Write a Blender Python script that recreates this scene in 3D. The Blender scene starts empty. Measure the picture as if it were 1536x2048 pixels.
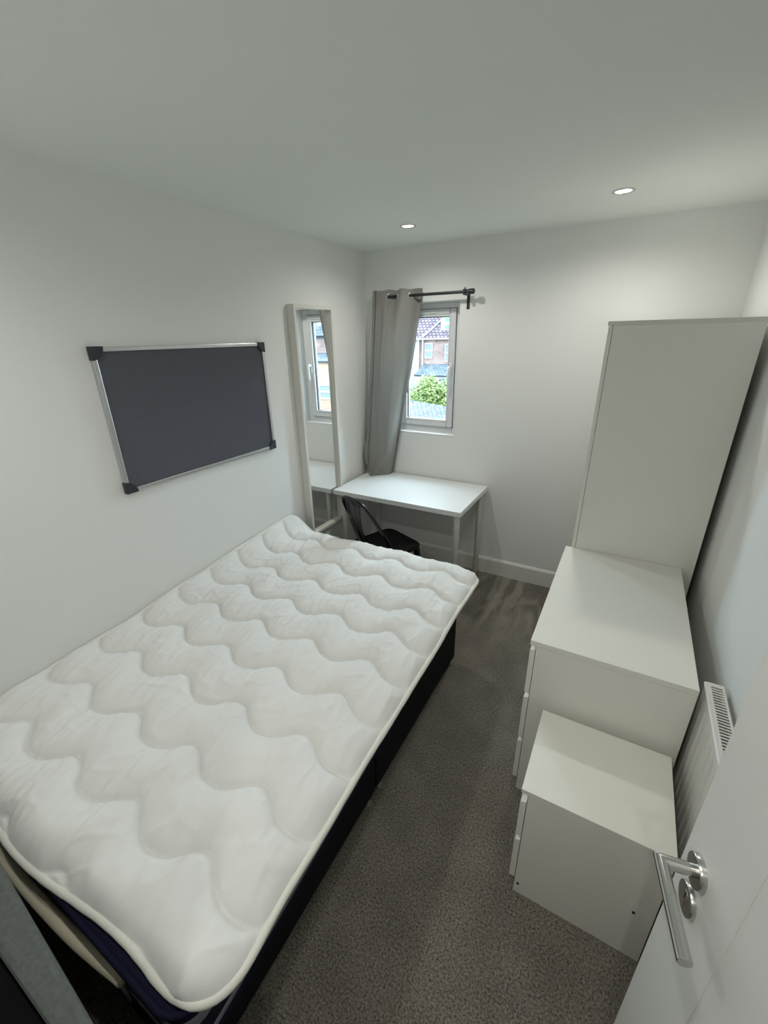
import bpy, bmesh, math, random
from mathutils import Vector, Matrix, noise

random.seed(7)
SC = bpy.context.scene
COL = SC.collection

# ------------------------------------------------------------------ camera
F_PX = 848.7
CAM = Vector((1.8663, -0.0797, 1.784))
YAW, PITCH, ROLL = 0.5224, 0.391, -0.019
cam_d = bpy.data.cameras.new('camera')
cam_d.sensor_fit = 'VERTICAL'
cam_d.sensor_height = 36.0
cam_d.lens = F_PX / 2048 * 36.0
cam_d.clip_start = 0.02
cam_d.clip_end = 300
cam = bpy.data.objects.new('camera', cam_d)
COL.objects.link(cam)
_f = Vector((-math.sin(YAW) * math.cos(PITCH), math.cos(YAW) * math.cos(PITCH), -math.sin(PITCH)))
_r0 = Vector((math.cos(YAW), math.sin(YAW), 0))
_u0 = _r0.cross(_f)
_r = math.cos(ROLL) * _r0 + math.sin(ROLL) * _u0
_u = -math.sin(ROLL) * _r0 + math.cos(ROLL) * _u0
cam.matrix_world = Matrix(((_r.x, _u.x, -_f.x, CAM.x), (_r.y, _u.y, -_f.y, CAM.y),
                           (_r.z, _u.z, -_f.z, CAM.z), (0, 0, 0, 1)))
SC.camera = cam

# ------------------------------------------------------------------ world, exposure
SKY = 24.0
LAMP_W = 16.5
world = bpy.data.worlds.new('overcast_sky')
SC.world = world
world.use_nodes = True
bg = world.node_tree.nodes['Background']
bg.inputs[0].default_value = (0.70, 0.87, 1.0, 1)
bg.inputs[1].default_value = SKY
SC.view_settings.view_transform = 'Standard'
SC.view_settings.look = 'None'
SC.view_settings.gamma = 1.0
SC.view_settings.use_curve_mapping = False
SC.view_settings.exposure = 0.16
SC.cycles.max_bounces = 8
SC.cycles.diffuse_bounces = 6
SC.cycles.glossy_bounces = 3
SC.cycles.use_adaptive_sampling = True
SC.cycles.adaptive_threshold = 0.05
SC.cycles.transparent_max_bounces = 12
SC.cycles.sample_clamp_indirect = 6.0

# ------------------------------------------------------------------ dimensions (metres)
L = 2.94      # back wall
H = 2.3535    # ceiling
W = 2.287     # right wall
Y0 = -0.20    # near wall (with the doorway)

# ------------------------------------------------------------------ materials
def new_mat(name):
    m = bpy.data.materials.new(name); m.use_nodes = True
    nt = m.node_tree
    return m, nt, nt.nodes['Principled BSDF']

def bump(nt, bsdf, scale, strength, dist=0.002, detail=3.0, coord='Object'):
    tc = nt.nodes.new('ShaderNodeTexCoord')
    n = nt.nodes.new('ShaderNodeTexNoise'); n.inputs['Scale'].default_value = scale; n.inputs['Detail'].default_value = detail
    b = nt.nodes.new('ShaderNodeBump'); b.inputs['Strength'].default_value = strength; b.inputs['Distance'].default_value = dist
    nt.links.new(tc.outputs[coord], n.inputs['Vector'])
    nt.links.new(n.outputs['Fac'], b.inputs['Height'])
    nt.links.new(b.outputs['Normal'], bsdf.inputs['Normal'])
    return tc, n

def plain(name, col, rough=0.5, metal=0.0, spec=0.5, bs=None, bstr=0.1, var=0.0, vscale=6.0, sheen=0.0):
    m, nt, b = new_mat(name)
    b.inputs['Base Color'].default_value = (*col, 1)
    b.inputs['Roughness'].default_value = rough
    b.inputs['Metallic'].default_value = metal
    b.inputs['Specular IOR Level'].default_value = spec
    if sheen: b.inputs['Sheen Weight'].default_value = sheen
    if bs: bump(nt, b, bs, bstr)
    if var:
        tc = nt.nodes.new('ShaderNodeTexCoord')
        n = nt.nodes.new('ShaderNodeTexNoise'); n.inputs['Scale'].default_value = vscale; n.inputs['Detail'].default_value = 4
        r = nt.nodes.new('ShaderNodeValToRGB')
        r.color_ramp.elements[0].position = 0.3; r.color_ramp.elements[1].position = 0.7
        r.color_ramp.elements[0].color = (*[c * (1 - var) for c in col], 1)
        r.color_ramp.elements[1].color = (*[min(1, c * (1 + var)) for c in col], 1)
        nt.links.new(tc.outputs['Object'], n.inputs['Vector'])
        nt.links.new(n.outputs['Fac'], r.inputs['Fac'])
        nt.links.new(r.outputs['Color'], b.inputs['Base Color'])
    return m

M = {}
M['wall'] = plain('wall_paint', (0.82, 0.83, 0.82), 0.85, spec=0.2, bs=180, bstr=0.06)
M['ceiling'] = plain('ceiling_paint', (0.81, 0.845, 0.825), 0.9, spec=0.15, bs=160, bstr=0.05)
M['trim'] = plain('white_gloss_trim', (0.79, 0.785, 0.76), 0.35, bs=40, bstr=0.02)
M['laminate'] = plain('white_laminate', (0.84, 0.828, 0.77), 0.42, bs=300, bstr=0.03)
M['laminate_edge'] = plain('white_laminate_edge', (0.74, 0.73, 0.68), 0.45)
M['desk'] = plain('desk_white_foil', (0.75, 0.76, 0.755), 0.3)
M['desk_leg'] = plain('white_powder_coat', (0.66, 0.66, 0.63), 0.45)
M['upvc'] = plain('white_upvc', (0.80, 0.81, 0.82), 0.3)
M['gasket'] = plain('black_gasket', (0.012, 0.012, 0.014), 0.6)
M['mirror_frame'] = plain('mirror_frame_white', (0.71, 0.695, 0.65), 0.4)
M['mirror'] = plain('silvered_glass', (0.90, 0.92, 0.91), 0.01, metal=1.0)
M['alu'] = plain('brushed_aluminium', (0.62, 0.63, 0.64), 0.33, metal=1.0, bs=200, bstr=0.05)
M['felt'] = plain('grey_felt', (0.108, 0.110, 0.130), 0.95, spec=0.1, bs=500, bstr=0.35, var=0.10, vscale=240)
M['corner_plastic'] = plain('charcoal_plastic', (0.022, 0.028, 0.034), 0.5)
M['steel'] = plain('satin_steel', (0.60, 0.60, 0.585), 0.24, metal=1.0, bs=150, bstr=0.04)
M['chrome'] = plain('chrome', (0.8, 0.8, 0.8), 0.1, metal=1.0)
M['black_metal'] = plain('black_gloss_metal', (0.003, 0.0035, 0.0045), 0.2, spec=0.45)
M['rod'] = plain('dark_grey_rod', (0.035, 0.038, 0.042), 0.4, metal=0.6)
M['divan'] = plain('black_divan_fabric', (0.010, 0.012, 0.014), 0.85, spec=0.15, bs=400, bstr=0.3)
M['navy'] = plain('navy_mattress_border', (0.006, 0.007, 0.026), 0.8, spec=0.2, bs=300, bstr=0.2)
M['stripe'] = plain('grey_mattress_stripe', (0.20, 0.21, 0.235), 0.85, spec=0.2, bs=300, bstr=0.2)
M['piping'] = plain('cream_piping', (0.66, 0.62, 0.48), 0.9, spec=0.1, bs=250, bstr=0.3)
M['binding'] = plain('off_white_binding', (0.80, 0.79, 0.735), 0.9, spec=0.1, bs=260, bstr=0.3)
M['headboard'] = plain('grey_green_upholstery', (0.115, 0.125, 0.118), 0.95, spec=0.1, bs=350, bstr=0.3, var=0.12, vscale=90)
M['gap_fill_black'] = plain('gap_fill_black', (0.006, 0.006, 0.007), 0.9, spec=0.1)
M['radiator'] = plain('radiator_enamel', (0.76, 0.76, 0.73), 0.35)
M['slot_shade'] = plain('painted_slot_shade', (0.01, 0.01, 0.01), 0.9)
M['hole'] = plain('black_dowel_hole', (0.004, 0.004, 0.004), 0.9)
M['door'] = plain('white_door_paint', (0.78, 0.78, 0.76), 0.42, bs=30, bstr=0.05)
M['hall'] = plain('hall_paint', (0.62, 0.61, 0.58), 0.9)

def mat_topper():
    m, nt, b = new_mat('white_quilted_cotton')
    b.inputs['Base Color'].default_value = (0.775, 0.778, 0.765, 1)
    b.inputs['Roughness'].default_value = 0.92
    b.inputs['Specular IOR Level'].default_value = 0.12
    b.inputs['Sheen Weight'].default_value = 0.08
    bump(nt, b, 420, 0.18, 0.001)
    return m
M['topper'] = mat_topper()

def mat_carpet():
    m, nt, b = new_mat('taupe_carpet')
    tc = nt.nodes.new('ShaderNodeTexCoord')
    n1 = nt.nodes.new('ShaderNodeTexNoise'); n1.inputs['Scale'].default_value = 150; n1.inputs['Detail'].default_value = 3; n1.inputs['Roughness'].default_value = 0.75
    n2 = nt.nodes.new('ShaderNodeTexNoise'); n2.inputs['Scale'].default_value = 7; n2.inputs['Detail'].default_value = 3
    mp = nt.nodes.new('ShaderNodeMapping'); mp.inputs['Rotation'].default_value = (0, 0, 0.35); mp.inputs['Scale'].default_value = (6.5, 1.6, 1)
    n3 = nt.nodes.new('ShaderNodeTexNoise'); n3.inputs['Scale'].default_value = 1.6; n3.inputs['Detail'].default_value = 2.0; n3.inputs['Distortion'].default_value = 0.8
    r1 = nt.nodes.new('ShaderNodeValToRGB')
    r1.color_ramp.elements[0].position = 0.30; r1.color_ramp.elements[1].position = 0.72
    r1.color_ramp.elements[0].color = (0.040, 0.036, 0.031, 1)
    r1.color_ramp.elements[1].color = (0.415, 0.38, 0.322, 1)
    r2 = nt.nodes.new('ShaderNodeMapRange'); r2.inputs[1].default_value = 0.3; r2.inputs[2].default_value = 0.7; r2.inputs[3].default_value = 0.88; r2.inputs[4].default_value = 1.12
    # brushed pile lanes by the window wall
    sep = nt.nodes.new('ShaderNodeSeparateXYZ')
    mk = nt.nodes.new('ShaderNodeMapRange'); mk.inputs[1].default_value = 2.0; mk.inputs[2].default_value = 2.5
    st = nt.nodes.new('ShaderNodeMapRange'); st.inputs[1].default_value = 0.42; st.inputs[2].default_value = 0.58; st.inputs[3].default_value = 0.80; st.inputs[4].default_value = 1.35
    mixv = nt.nodes.new('ShaderNodeMix'); mixv.data_type = 'FLOAT'; mixv.inputs[2].default_value = 1.0
    mul = nt.nodes.new('ShaderNodeMath'); mul.operation = 'MULTIPLY'
    hsv = nt.nodes.new('ShaderNodeHueSaturation')
    lk = nt.links.new
    for n in (n1, n2): lk(tc.outputs['Object'], n.inputs['Vector'])
    lk(tc.outputs['Object'], mp.inputs['Vector']); lk(mp.outputs[0], n3.inputs['Vector'])
    lk(tc.outputs['Object'], sep.inputs[0]); lk(sep.outputs['Y'], mk.inputs[0])
    lk(n3.outputs['Fac'], st.inputs[0]); lk(mk.outputs[0], mixv.inputs[0]); lk(st.outputs[0], mixv.inputs[3])
    lk(n2.outputs['Fac'], r2.inputs[0]); lk(r2.outputs[0], mul.inputs[0]); lk(mixv.outputs[0], mul.inputs[1])
    lk(n1.outputs['Fac'], r1.inputs['Fac']); lk(r1.outputs['Color'], hsv.inputs['Color']); lk(mul.outputs[0], hsv.inputs['Value'])
    lk(hsv.outputs['Color'], b.inputs['Base Color'])
    bp = nt.nodes.new('ShaderNodeBump'); bp.inputs['Strength'].default_value = 0.9; bp.inputs['Distance'].default_value = 0.006
    lk(n1.outputs['Fac'], bp.inputs['Height']); lk(bp.outputs['Normal'], b.inputs['Normal'])
    b.inputs['Roughness'].default_value = 1.0; b.inputs['Specular IOR Level'].default_value = 0.05
    b.inputs['Sheen Weight'].default_value = 0.1
    return m
M['carpet'] = mat_carpet()

def mat_curtain():
    m, nt, b = new_mat('grey_curtain_weave')
    b.inputs['Base Color'].default_value = (0.245, 0.238, 0.22, 1)
    b.inputs['Roughness'].default_value = 0.8
    b.inputs['Specular IOR Level'].default_value = 0.2
    b.inputs['Sheen Weight'].default_value = 0.1
    bump(nt, b, 600, 0.25, 0.001)
    tr = nt.nodes.new('ShaderNodeBsdfTranslucent'); tr.inputs[0].default_value = (0.46, 0.47, 0.47, 1)
    mx = nt.nodes.new('ShaderNodeMixShader'); mx.inputs[0].default_value = 0.045
    out = nt.nodes['Material Output']
    nt.links.new(b.outputs[0], mx.inputs[1]); nt.links.new(tr.outputs[0], mx.inputs[2]); nt.links.new(mx.outputs[0], out.inputs[0])
    return m
M['curtain'] = mat_curtain()

def mat_glass():
    m = bpy.data.materials.new('window_glass'); m.use_nodes = True
    nt = m.node_tree; nt.nodes.clear()
    out = nt.nodes.new('ShaderNodeOutputMaterial')
    t = nt.nodes.new('ShaderNodeBsdfTransparent'); t.inputs[0].default_value = (0.96, 0.985, 0.98, 1)
    g = nt.nodes.new('ShaderNodeBsdfGlossy'); g.inputs['Roughness'].default_value = 0.0
    lw = nt.nodes.new('ShaderNodeLayerWeight'); lw.inputs[0].default_value = 0.5
    pw = nt.nodes.new('ShaderNodeMath'); pw.operation = 'POWER'; pw.inputs[1].default_value = 5.0
    fr = nt.nodes.new('ShaderNodeMath'); fr.operation = 'MULTIPLY_ADD'; fr.inputs[1].default_value = 0.6; fr.inputs[2].default_value = 0.025
    nt.links.new(lw.outputs['Facing'], pw.inputs[0]); nt.links.new(pw.outputs[0], fr.inputs[0])
    mx = nt.nodes.new('ShaderNodeMixShader')
    nt.links.new(fr.outputs[0], mx.inputs[0]); nt.links.new(t.outputs[0], mx.inputs[1]); nt.links.new(g.outputs[0], mx.inputs[2]); nt.links.new(mx.outputs[0], out.inputs[0])
    return m
M['glass'] = mat_glass()

def emit(name, col, s):
    m = bpy.data.materials.new(name); m.use_nodes = True
    nt = m.node_tree; nt.nodes.clear()
    out = nt.nodes.new('ShaderNodeOutputMaterial'); e = nt.nodes.new('ShaderNodeEmission')
    e.inputs[0].default_value = (*col, 1); e.inputs[1].default_value = s
    nt.links.new(e.outputs[0], out.inputs[0])
    return m
M['lamp_glow'] = emit('lamp_lens_glow', (1.0, 0.95, 0.84), 9.0)

def mat_brick(name, c1, c2, mortar, scale, axis='xz', bw=0.225, rh=0.075, off=0.5, ms=0.010):
    m, nt, b = new_mat(name)
    tc = nt.nodes.new('ShaderNodeTexCoord'); sep = nt.nodes.new('ShaderNodeSeparateXYZ'); cmb = nt.nodes.new('ShaderNodeCombineXYZ')
    br = nt.nodes.new('ShaderNodeTexBrick')
    br.inputs['Color1'].default_value = (*c1, 1); br.inputs['Color2'].default_value = (*c2, 1); br.inputs['Mortar'].default_value = (*mortar, 1)
    br.inputs['Scale'].default_value = scale; br.inputs['Mortar Size'].default_value = ms
    br.inputs['Brick Width'].default_value = bw; br.inputs['Row Height'].default_value = rh; br.offset = off
    nz = nt.nodes.new('ShaderNodeTexNoise'); nz.inputs['Scale'].default_value = 1.3; nz.inputs['Detail'].default_value = 5
    mr = nt.nodes.new('ShaderNodeMapRange'); mr.inputs[1].default_value = 0.3; mr.inputs[2].default_value = 0.7; mr.inputs[3].default_value = 0.75; mr.inputs[4].default_value = 1.25
    hs = nt.nodes.new('ShaderNodeHueSaturation')
    lk = nt.links.new
    lk(tc.outputs['Object'], sep.inputs[0]); lk(sep.outputs['X'], cmb.inputs[0])
    lk(sep.outputs['Z' if axis == 'xz' else 'Y'], cmb.inputs[1]); lk(cmb.outputs[0], br.inputs['Vector'])
    lk(tc.outputs['Object'], nz.inputs['Vector']); lk(nz.outputs['Fac'], mr.inputs[0]); lk(mr.outputs[0], hs.inputs['Value'])
    lk(br.outputs['Color'], hs.inputs['Color']); lk(hs.outputs['Color'], b.inputs['Base Color'])
    b.inputs['Roughness'].default_value = 0.9; b.inputs['Specular IOR Level'].default_value = 0.1
    return m
M['brick_red'] = mat_brick('red_brick', (0.050, 0.027, 0.024), (0.085, 0.052, 0.047), (0.115, 0.102, 0.096), 1.0)
M['brick_orange'] = mat_brick('orange_brick', (0.139, 0.067, 0.041), (0.174, 0.099, 0.064), (0.157, 0.136, 0.116), 1.0)
M['tile_red'] = mat_brick('plum_roof_tile', (0.049, 0.036, 0.045), (0.070, 0.053, 0.064), (0.014, 0.011, 0.016), 1.0, 'xy', 0.36, 0.32, 0.5, 0.045)
M['slate'] = mat_brick('blue_grey_slate', (0.035, 0.042, 0.050), (0.052, 0.060, 0.068), (0.016, 0.020, 0.026), 1.0, 'xy', 0.30, 0.24, 0.5, 0.022)
M['slate_fine'] = mat_brick('weathered_slate', (0.035, 0.042, 0.050), (0.056, 0.064, 0.072), (0.014, 0.018, 0.024), 1.0, 'xy', 0.17, 0.14, 0.5, 0.016)
M['cream_render'] = plain('cream_render', (0.139, 0.139, 0.125), 0.9)
M['white_paint'] = plain('white_exterior_paint', (0.145, 0.151, 0.151), 0.6)
M['teal_pane'] = plain('teal_glass_pane', (0.040, 0.085, 0.078), 0.4, spec=0.1)  # even teal glass colour, little specular
M['grey_pane'] = plain('grey_glass_pane', (0.060, 0.070, 0.074), 0.4, spec=0.1)  # even grey glass colour, little specular
M['leaf'] = plain('light_green_leaf', (0.066, 0.096, 0.018), 0.7, var=0.45, vscale=5)
M['bark'] = plain('bark', (0.052, 0.041, 0.029), 0.95)
M['ground'] = plain('garden_ground', (0.058, 0.070, 0.046), 0.95, var=0.3, vscale=0.6)

# ------------------------------------------------------------------ mesh helpers
def add_box(bm, x0, x1, y0, y1, z0, z1):
    vs = [bm.verts.new(p) for p in ((x0, y0, z0), (x1, y0, z0), (x1, y1, z0), (x0, y1, z0), (x0, y0, z1), (x1, y0, z1), (x1, y1, z1), (x0, y1, z1))]
    for f in ((0, 3, 2, 1), (4, 5, 6, 7), (0, 1, 5, 4), (1, 2, 6, 5), (2, 3, 7, 6), (3, 0, 4, 7)):
        bm.faces.new([vs[i] for i in f])
    return vs

def add_prism(bm, pts, axis, a, b):
    """extrude a closed 2D outline along an axis from a to b"""
    def mk(p, t):
        return {'x': (t, p[0], p[1]), 'y': (p[0], t, p[1]), 'z': (p[0], p[1], t)}[axis]
    A = [bm.verts.new(mk(p, a)) for p in pts]; B = [bm.verts.new(mk(p, b)) for p in pts]
    n = len(pts)
    bm.faces.new(A); bm.faces.new(B[::-1])
    for i in range(n): bm.faces.new([A[i], B[i], B[(i + 1) % n], A[(i + 1) % n]])

def add_tube(bm, path, rad, seg=12, caps=True, closed=False):
    path = [Vector(p) for p in path]; n = len(path)
    rads = rad if isinstance(rad, (list, tuple)) else [rad] * n
    rings = []; ref = None
    for i in range(n):
        if closed: t = path[(i + 1) % n] - path[i - 1]
        else: t = path[min(i + 1, n - 1)] - path[max(i - 1, 0)]
        t.normalize()
        if ref is None:
            ref = Vector((0, 0, 1)) if abs(t.z) < 0.9 else Vector((1, 0, 0))
        ref = (ref - t * ref.dot(t)).normalized()
        b2 = t.cross(ref)
        rings.append([bm.verts.new(path[i] + rads[i] * (math.cos(2 * math.pi * k / seg) * ref + math.sin(2 * math.pi * k / seg) * b2)) for k in range(seg)])
    for i in range(n if closed else n - 1):
        A = rings[i]; B = rings[(i + 1) % n]
        for k in range(seg): bm.faces.new([A[k], A[(k + 1) % seg], B[(k + 1) % seg], B[k]])
    if caps and not closed:
        bm.faces.new(rings[0][::-1]); bm.faces.new(rings[-1])

def add_cyl(bm, p, q, r, seg=20): add_tube(bm, [p, q], r, seg)

def obj(name, bm, mat, parent=None, bevel=0.0, smooth=False, seg=2):
    bmesh.ops.recalc_face_normals(bm, faces=bm.faces[:])
    me = bpy.data.meshes.new(name); bm.to_mesh(me); bm.free()
    o = bpy.data.objects.new(name, me); COL.objects.link(o)
    if mat: me.materials.append(M[mat])
    if parent: o.parent = parent
    if bevel:
        md = o.modifiers.new('bevel', 'BEVEL'); md.width = bevel; md.segments = seg; md.limit_method = 'ANGLE'; md.angle_limit = 0.6
        md.harden_normals = False
    if smooth:
        for p in me.polygons: p.use_smooth = True
        if smooth == 'auto':
            try: me.set_sharp_from_angle(angle=0.7)
            except Exception: pass
    return o

def box(name, b, mat, parent=None, bevel=0.0):
    bm = bmesh.new(); add_box(bm, *b)
    return obj(name, bm, mat, parent, bevel)

def tag(o, label=None, cat=None, group=None, kind=None):
    if label: o['label'] = label
    if cat: o['category'] = cat
    if group: o['group'] = group
    if kind: o['kind'] = kind
    return o

def thing(name, label, cat, group=None):
    o = bpy.data.objects.new(name, None); COL.objects.link(o); o.empty_display_size = 0.1
    return tag(o, label, cat, group)

def settle(root, base):
    """put the thing's origin at its base; children keep their place"""
    base = Vector(base); root.location = base
    for c in root.children: c.location = Vector(c.location) - base

def struct(o, label, cat=None):
    return tag(o, label, cat, None, 'structure')

def catmull(pts, n):
    pts = [Vector(p) for p in pts]; out = []
    P = [2 * pts[0] - pts[1]] + pts + [2 * pts[-1] - pts[-2]]
    m = len(pts) - 1
    for j in range(n + 1):
        t = j / n * m; i = min(int(t), m - 1); u = t - i
        a, b, c, d = P[i], P[i + 1], P[i + 2], P[i + 3]
        out.append(0.5 * ((2 * b) + (c - a) * u + (2 * a - 5 * b + 4 * c - d) * u * u + (3 * b - a - 3 * c + d) * u ** 3))
    return out

# ------------------------------------------------------------------ room shell
WX0, WX1, WZ0, WZ1 = 0.215, 0.751, 1.073, 2.004     # window opening
T = 0.165
HY = -1.5                                             # far end of the hall behind the camera
DX0, DX1, DZ = 1.45, 2.235, 2.02                      # doorway in the near wall

struct(box('floor', (-0.12, W + 0.12, HY - 0.1, L + T, -0.08, 0.0), 'carpet'), 'dark taupe cut-pile carpet with brushed lanes near the window wall', 'carpet')
struct(box('ceiling', (-0.12, W + 0.12, HY - 0.1, L + T, H, H + 0.1), 'ceiling'), 'plain pale grey-white painted ceiling', 'ceiling')
struct(box('wall_left', (-0.12, 0.0, HY - 0.1, L + T, 0, H), 'wall'), 'white painted wall behind the bed and pinboard', 'wall')
struct(box('wall_right', (W, W + 0.12, HY - 0.1, L + T, 0, H), 'wall'), 'white painted wall beside the wardrobe and radiator', 'wall')
bm = bmesh.new()
add_box(bm, 0, WX0, L, L + T, 0, H); add_box(bm, WX1, W, L, L + T, 0, H)
add_box(bm, WX0, WX1, L, L + T, 0, WZ0); add_box(bm, WX0, WX1, L, L + T, WZ1, H)
struct(obj('wall_back', bm, 'wall'), 'white painted wall holding the small window', 'wall')
bm = bmesh.new()
add_box(bm, 0, DX0, Y0 - 0.1, Y0, 0, H); add_box(bm, DX1, W, Y0 - 0.1, Y0, 0, H); add_box(bm, DX0, DX1, Y0 - 0.1, Y0, DZ, H)
struct(obj('wall_near', bm, 'wall'), 'white painted wall with the doorway, behind the headboard', 'wall')
struct(box('wall_hall', (0, W, HY - 0.1, HY, 0, H), 'hall'), 'hall wall beyond the doorway', 'wall')

def skirting(name, outline_axis, a, b, pos, sgn, label):
    # profile: 13.5 cm tall, chamfered and slightly stepped top
    prof = [(0, 0), (0.015, 0), (0.015, 0.118), (0.011, 0.128), (0.006, 0.1345), (0, 0.136)]
    bm = bmesh.new()
    pts = [(pos + sgn * p[0], p[1]) for p in prof]
    add_prism(bm, pts, outline_axis, a, b)
    return struct(obj(name, bm, 'trim'), label, 'skirting board')
skirting('baseboard_back', 'x', 0.0, W, L, -1, 'white chamfered skirting board under the window wall')
skirting('baseboard_left', 'y', Y0, L - 0.016, 0.0, 1, 'white skirting board along the wall behind the bed')
skirting('baseboard_right', 'y', Y0, L - 0.016, W, -1, 'white skirting board along the radiator wall')
bm = bmesh.new()
add_box(bm, DX0 - 0.055, DX0 + 0.012, Y0 - 0.1, Y0 + 0.012, 0, DZ + 0.05); add_box(bm, DX1 - 0.012, DX1 + 0.04, Y0 - 0.1, Y0 + 0.008, 0, DZ + 0.05)
add_box(bm, DX0 + 0.012, DX1 - 0.012, Y0 - 0.1, Y0 + 0.012, DZ - 0.012, DZ + 0.05)
struct(obj('trim_1', bm, 'trim', bevel=0.003), 'white door lining and architrave', 'door frame')

# ------------------------------------------------------------------ window
def ring_frame(bm, x0, x1, z0, z1, wl, wr, wb, wt, y0, y1):
    add_box(bm, x0, x0 + wl, y0, y1, z0, z1); add_box(bm, x1 - wr, x1, y0, y1, z0, z1)
    add_box(bm, x0 + wl, x1 - wr, y0, y1, z0, z0 + wb); add_box(bm, x0 + wl, x1 - wr, y0, y1, z1 - wt, z1)

win = bpy.data.objects.new('window_1', None); COL.objects.link(win)
struct(win, 'small white plastic-framed casement window beside the grey curtain', 'window')
FY = L + 0.085
bm = bmesh.new(); ring_frame(bm, WX0, WX1, WZ0, WZ1, 0.058, 0.058, 0.062, 0.05, FY, FY + 0.07)
obj('window_frame', bm, 'upvc', win, 0.004)
sx0, sx1, sz0, sz1 = WX0 + 0.052, WX1 - 0.052, WZ0 + 0.056, WZ1 - 0.042
bm = bmesh.new(); ring_frame(bm, sx0, sx1, sz0, sz1, 0.046, 0.046, 0.05, 0.046, FY - 0.014, FY + 0.05)
sash = obj('sash', bm, 'upvc', win, 0.006)
bm = bmesh.new(); ring_frame(bm, sx0 + 0.046, sx1 - 0.046, sz0 + 0.05, sz1 - 0.046, 0.007, 0.007, 0.007, 0.009, FY + 0.002, FY + 0.02)
obj('gasket', bm, 'gasket', sash)
bm = bmesh.new(); ring_frame(bm, sx0 - 0.003, sx1 + 0.003, sz0 - 0.003, sz1 + 0.003, 0.004, 0.004, 0.004, 0.004, FY - 0.004, FY + 0.002)
obj('gasket', bm, 'gasket', win)
gl = box('pane', (sx0 + 0.044, sx1 - 0.044, FY + 0.022, FY + 0.026, sz0 + 0.048, sz1 - 0.044), 'glass', sash)
# glazing bead
bm = bmesh.new(); ring_frame(bm, sx0 + 0.040, sx1 - 0.040, sz0 + 0.044, sz1 - 0.040, 0.010, 0.010, 0.012, 0.010, FY - 0.019, FY - 0.008)
obj('glazing_bead', bm, 'upvc', sash, 0.003)
# sill step and trickle vent
box('sill', (WX0 + 0.001, WX1 - 0.001, L + 0.004, FY + 0.004, WZ0 + 0.0005, WZ0 + 0.014), 'upvc', win, 0.003)
bm = bmesh.new(); add_box(bm, WX0 + 0.14, WX1 - 0.10, FY - 0.022, FY - 0.013, sz1 - 0.034, sz1 - 0.012)
vent = obj('trickle_vent', bm, 'upvc', win, 0.004)
box('vent_slider', (WX0 + 0.30, WX0 + 0.335, FY - 0.028, FY - 0.021, sz1 - 0.028, sz1 - 0.018), 'upvc', vent, 0.002)
# espagnolette handle
hx = sx1 - 0.023
bm = bmesh.new(); add_box(bm, hx - 0.013, hx + 0.013, FY - 0.030, FY - 0.013, 1.50, 1.60)
hd = obj('handle_plate', bm, 'upvc', win, 0.006)
bm = bmesh.new(); add_tube(bm, catmull([(hx, FY - 0.028, 1.565), (hx, FY - 0.05, 1.568), (hx, FY - 0.062, 1.55), (hx, FY - 0.063, 1.50), (hx, FY - 0.058, 1.44)], 14), [0.011] * 6 + [0.010] * 9, 10)
obj('handle_lever', bm, 'upvc', hd, smooth=True)

# ------------------------------------------------------------------ downlights
LAMPS = [(0.616, 2.419, 'recessed ceiling downlight nearest the window and grey curtain'),
         (1.679, 2.387, 'recessed ceiling downlight in front of the wardrobe top'),
         (0.616, 0.12, 'recessed ceiling downlight above the bed head'),
         (1.679, 0.12, 'recessed ceiling downlight inside the open door'),
         (1.85, -0.78, 'added unseen downlight in the hall, brightening the furniture sides facing the doorway')]  # unseen hall lamp, added to brighten furniture sides facing the camera
for x, y, lab in LAMPS:
    t = thing('downlight', lab, 'downlight', 'recessed ceiling downlights')
    bm = bmesh.new()
    n = 36
    prof = [(0.0345, 0.0035), (0.036, -0.0035), (0.040, -0.0045), (0.0445, -0.003), (0.0455, 0.0005), (0.0345, 0.0035)]
    rings = [[bm.verts.new((x + r * math.cos(2 * math.pi * k / n), y + r * math.sin(2 * math.pi * k / n), H + z)) for k in range(n)] for r, z in prof[:-1]]
    for i in range(len(rings)):
        A = rings[i]; B = rings[(i + 1) % len(rings)]
        for k in range(n): bm.faces.new([A[k], A[(k + 1) % n], B[(k + 1) % n], B[k]])
    obj('bezel', bm, 'steel', t, smooth=True)
    bm = bmesh.new()
    add_tube(bm, [(x, y, H - 0.0035), (x, y, H - 0.0015), (x, y, H + 0.001)], [0.022, 0.031, 0.035], 28)
    obj('lens', bm, 'lamp_glow', t, smooth='auto')
    ld = bpy.data.lights.new('downlight_bulb', 'SPOT')
    ld.energy = LAMP_W; ld.color = (1.0, 0.98, 0.91); ld.spot_size = math.radians(165); ld.spot_blend = 0.85; ld.shadow_soft_size = 0.028
    lo = bpy.data.objects.new('bulb', ld); COL.objects.link(lo); lo.location = (x, y, H - 0.012); lo.parent = t
    settle(t, (x, y, H))

# ------------------------------------------------------------------ bed: divan base, mattress, topper
BX0, BX1, BY0, BY1 = 0.03, 1.222, 0.055, 1.845
t = thing('divan_base', 'black fabric two-part divan bed base under the white mattress topper', 'bed base')
YS = 0.931
for a, b in ((BY0, YS - 0.003), (YS + 0.003, BY1)):
    s = box('base_section', (BX0, BX1, a, b, 0.035, 0.345), 'divan', t, 0.012)
for gx in (BX0 + 0.1, BX1 - 0.012):
    for gy in (BY0 + 0.08, YS - 0.047, YS + 0.042, BY1 - 0.03):
        bm = bmesh.new()
        add_tube(bm, [(gx, gy, 0.0), (gx, gy, 0.006), (gx, gy, 0.012), (gx, gy, 0.036)], [0.018, 0.022, 0.020, 0.010], 16)
        obj('glide', bm, 'chrome', t, smooth='auto')
settle(t, (0.6, 0.95, 0))

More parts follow.
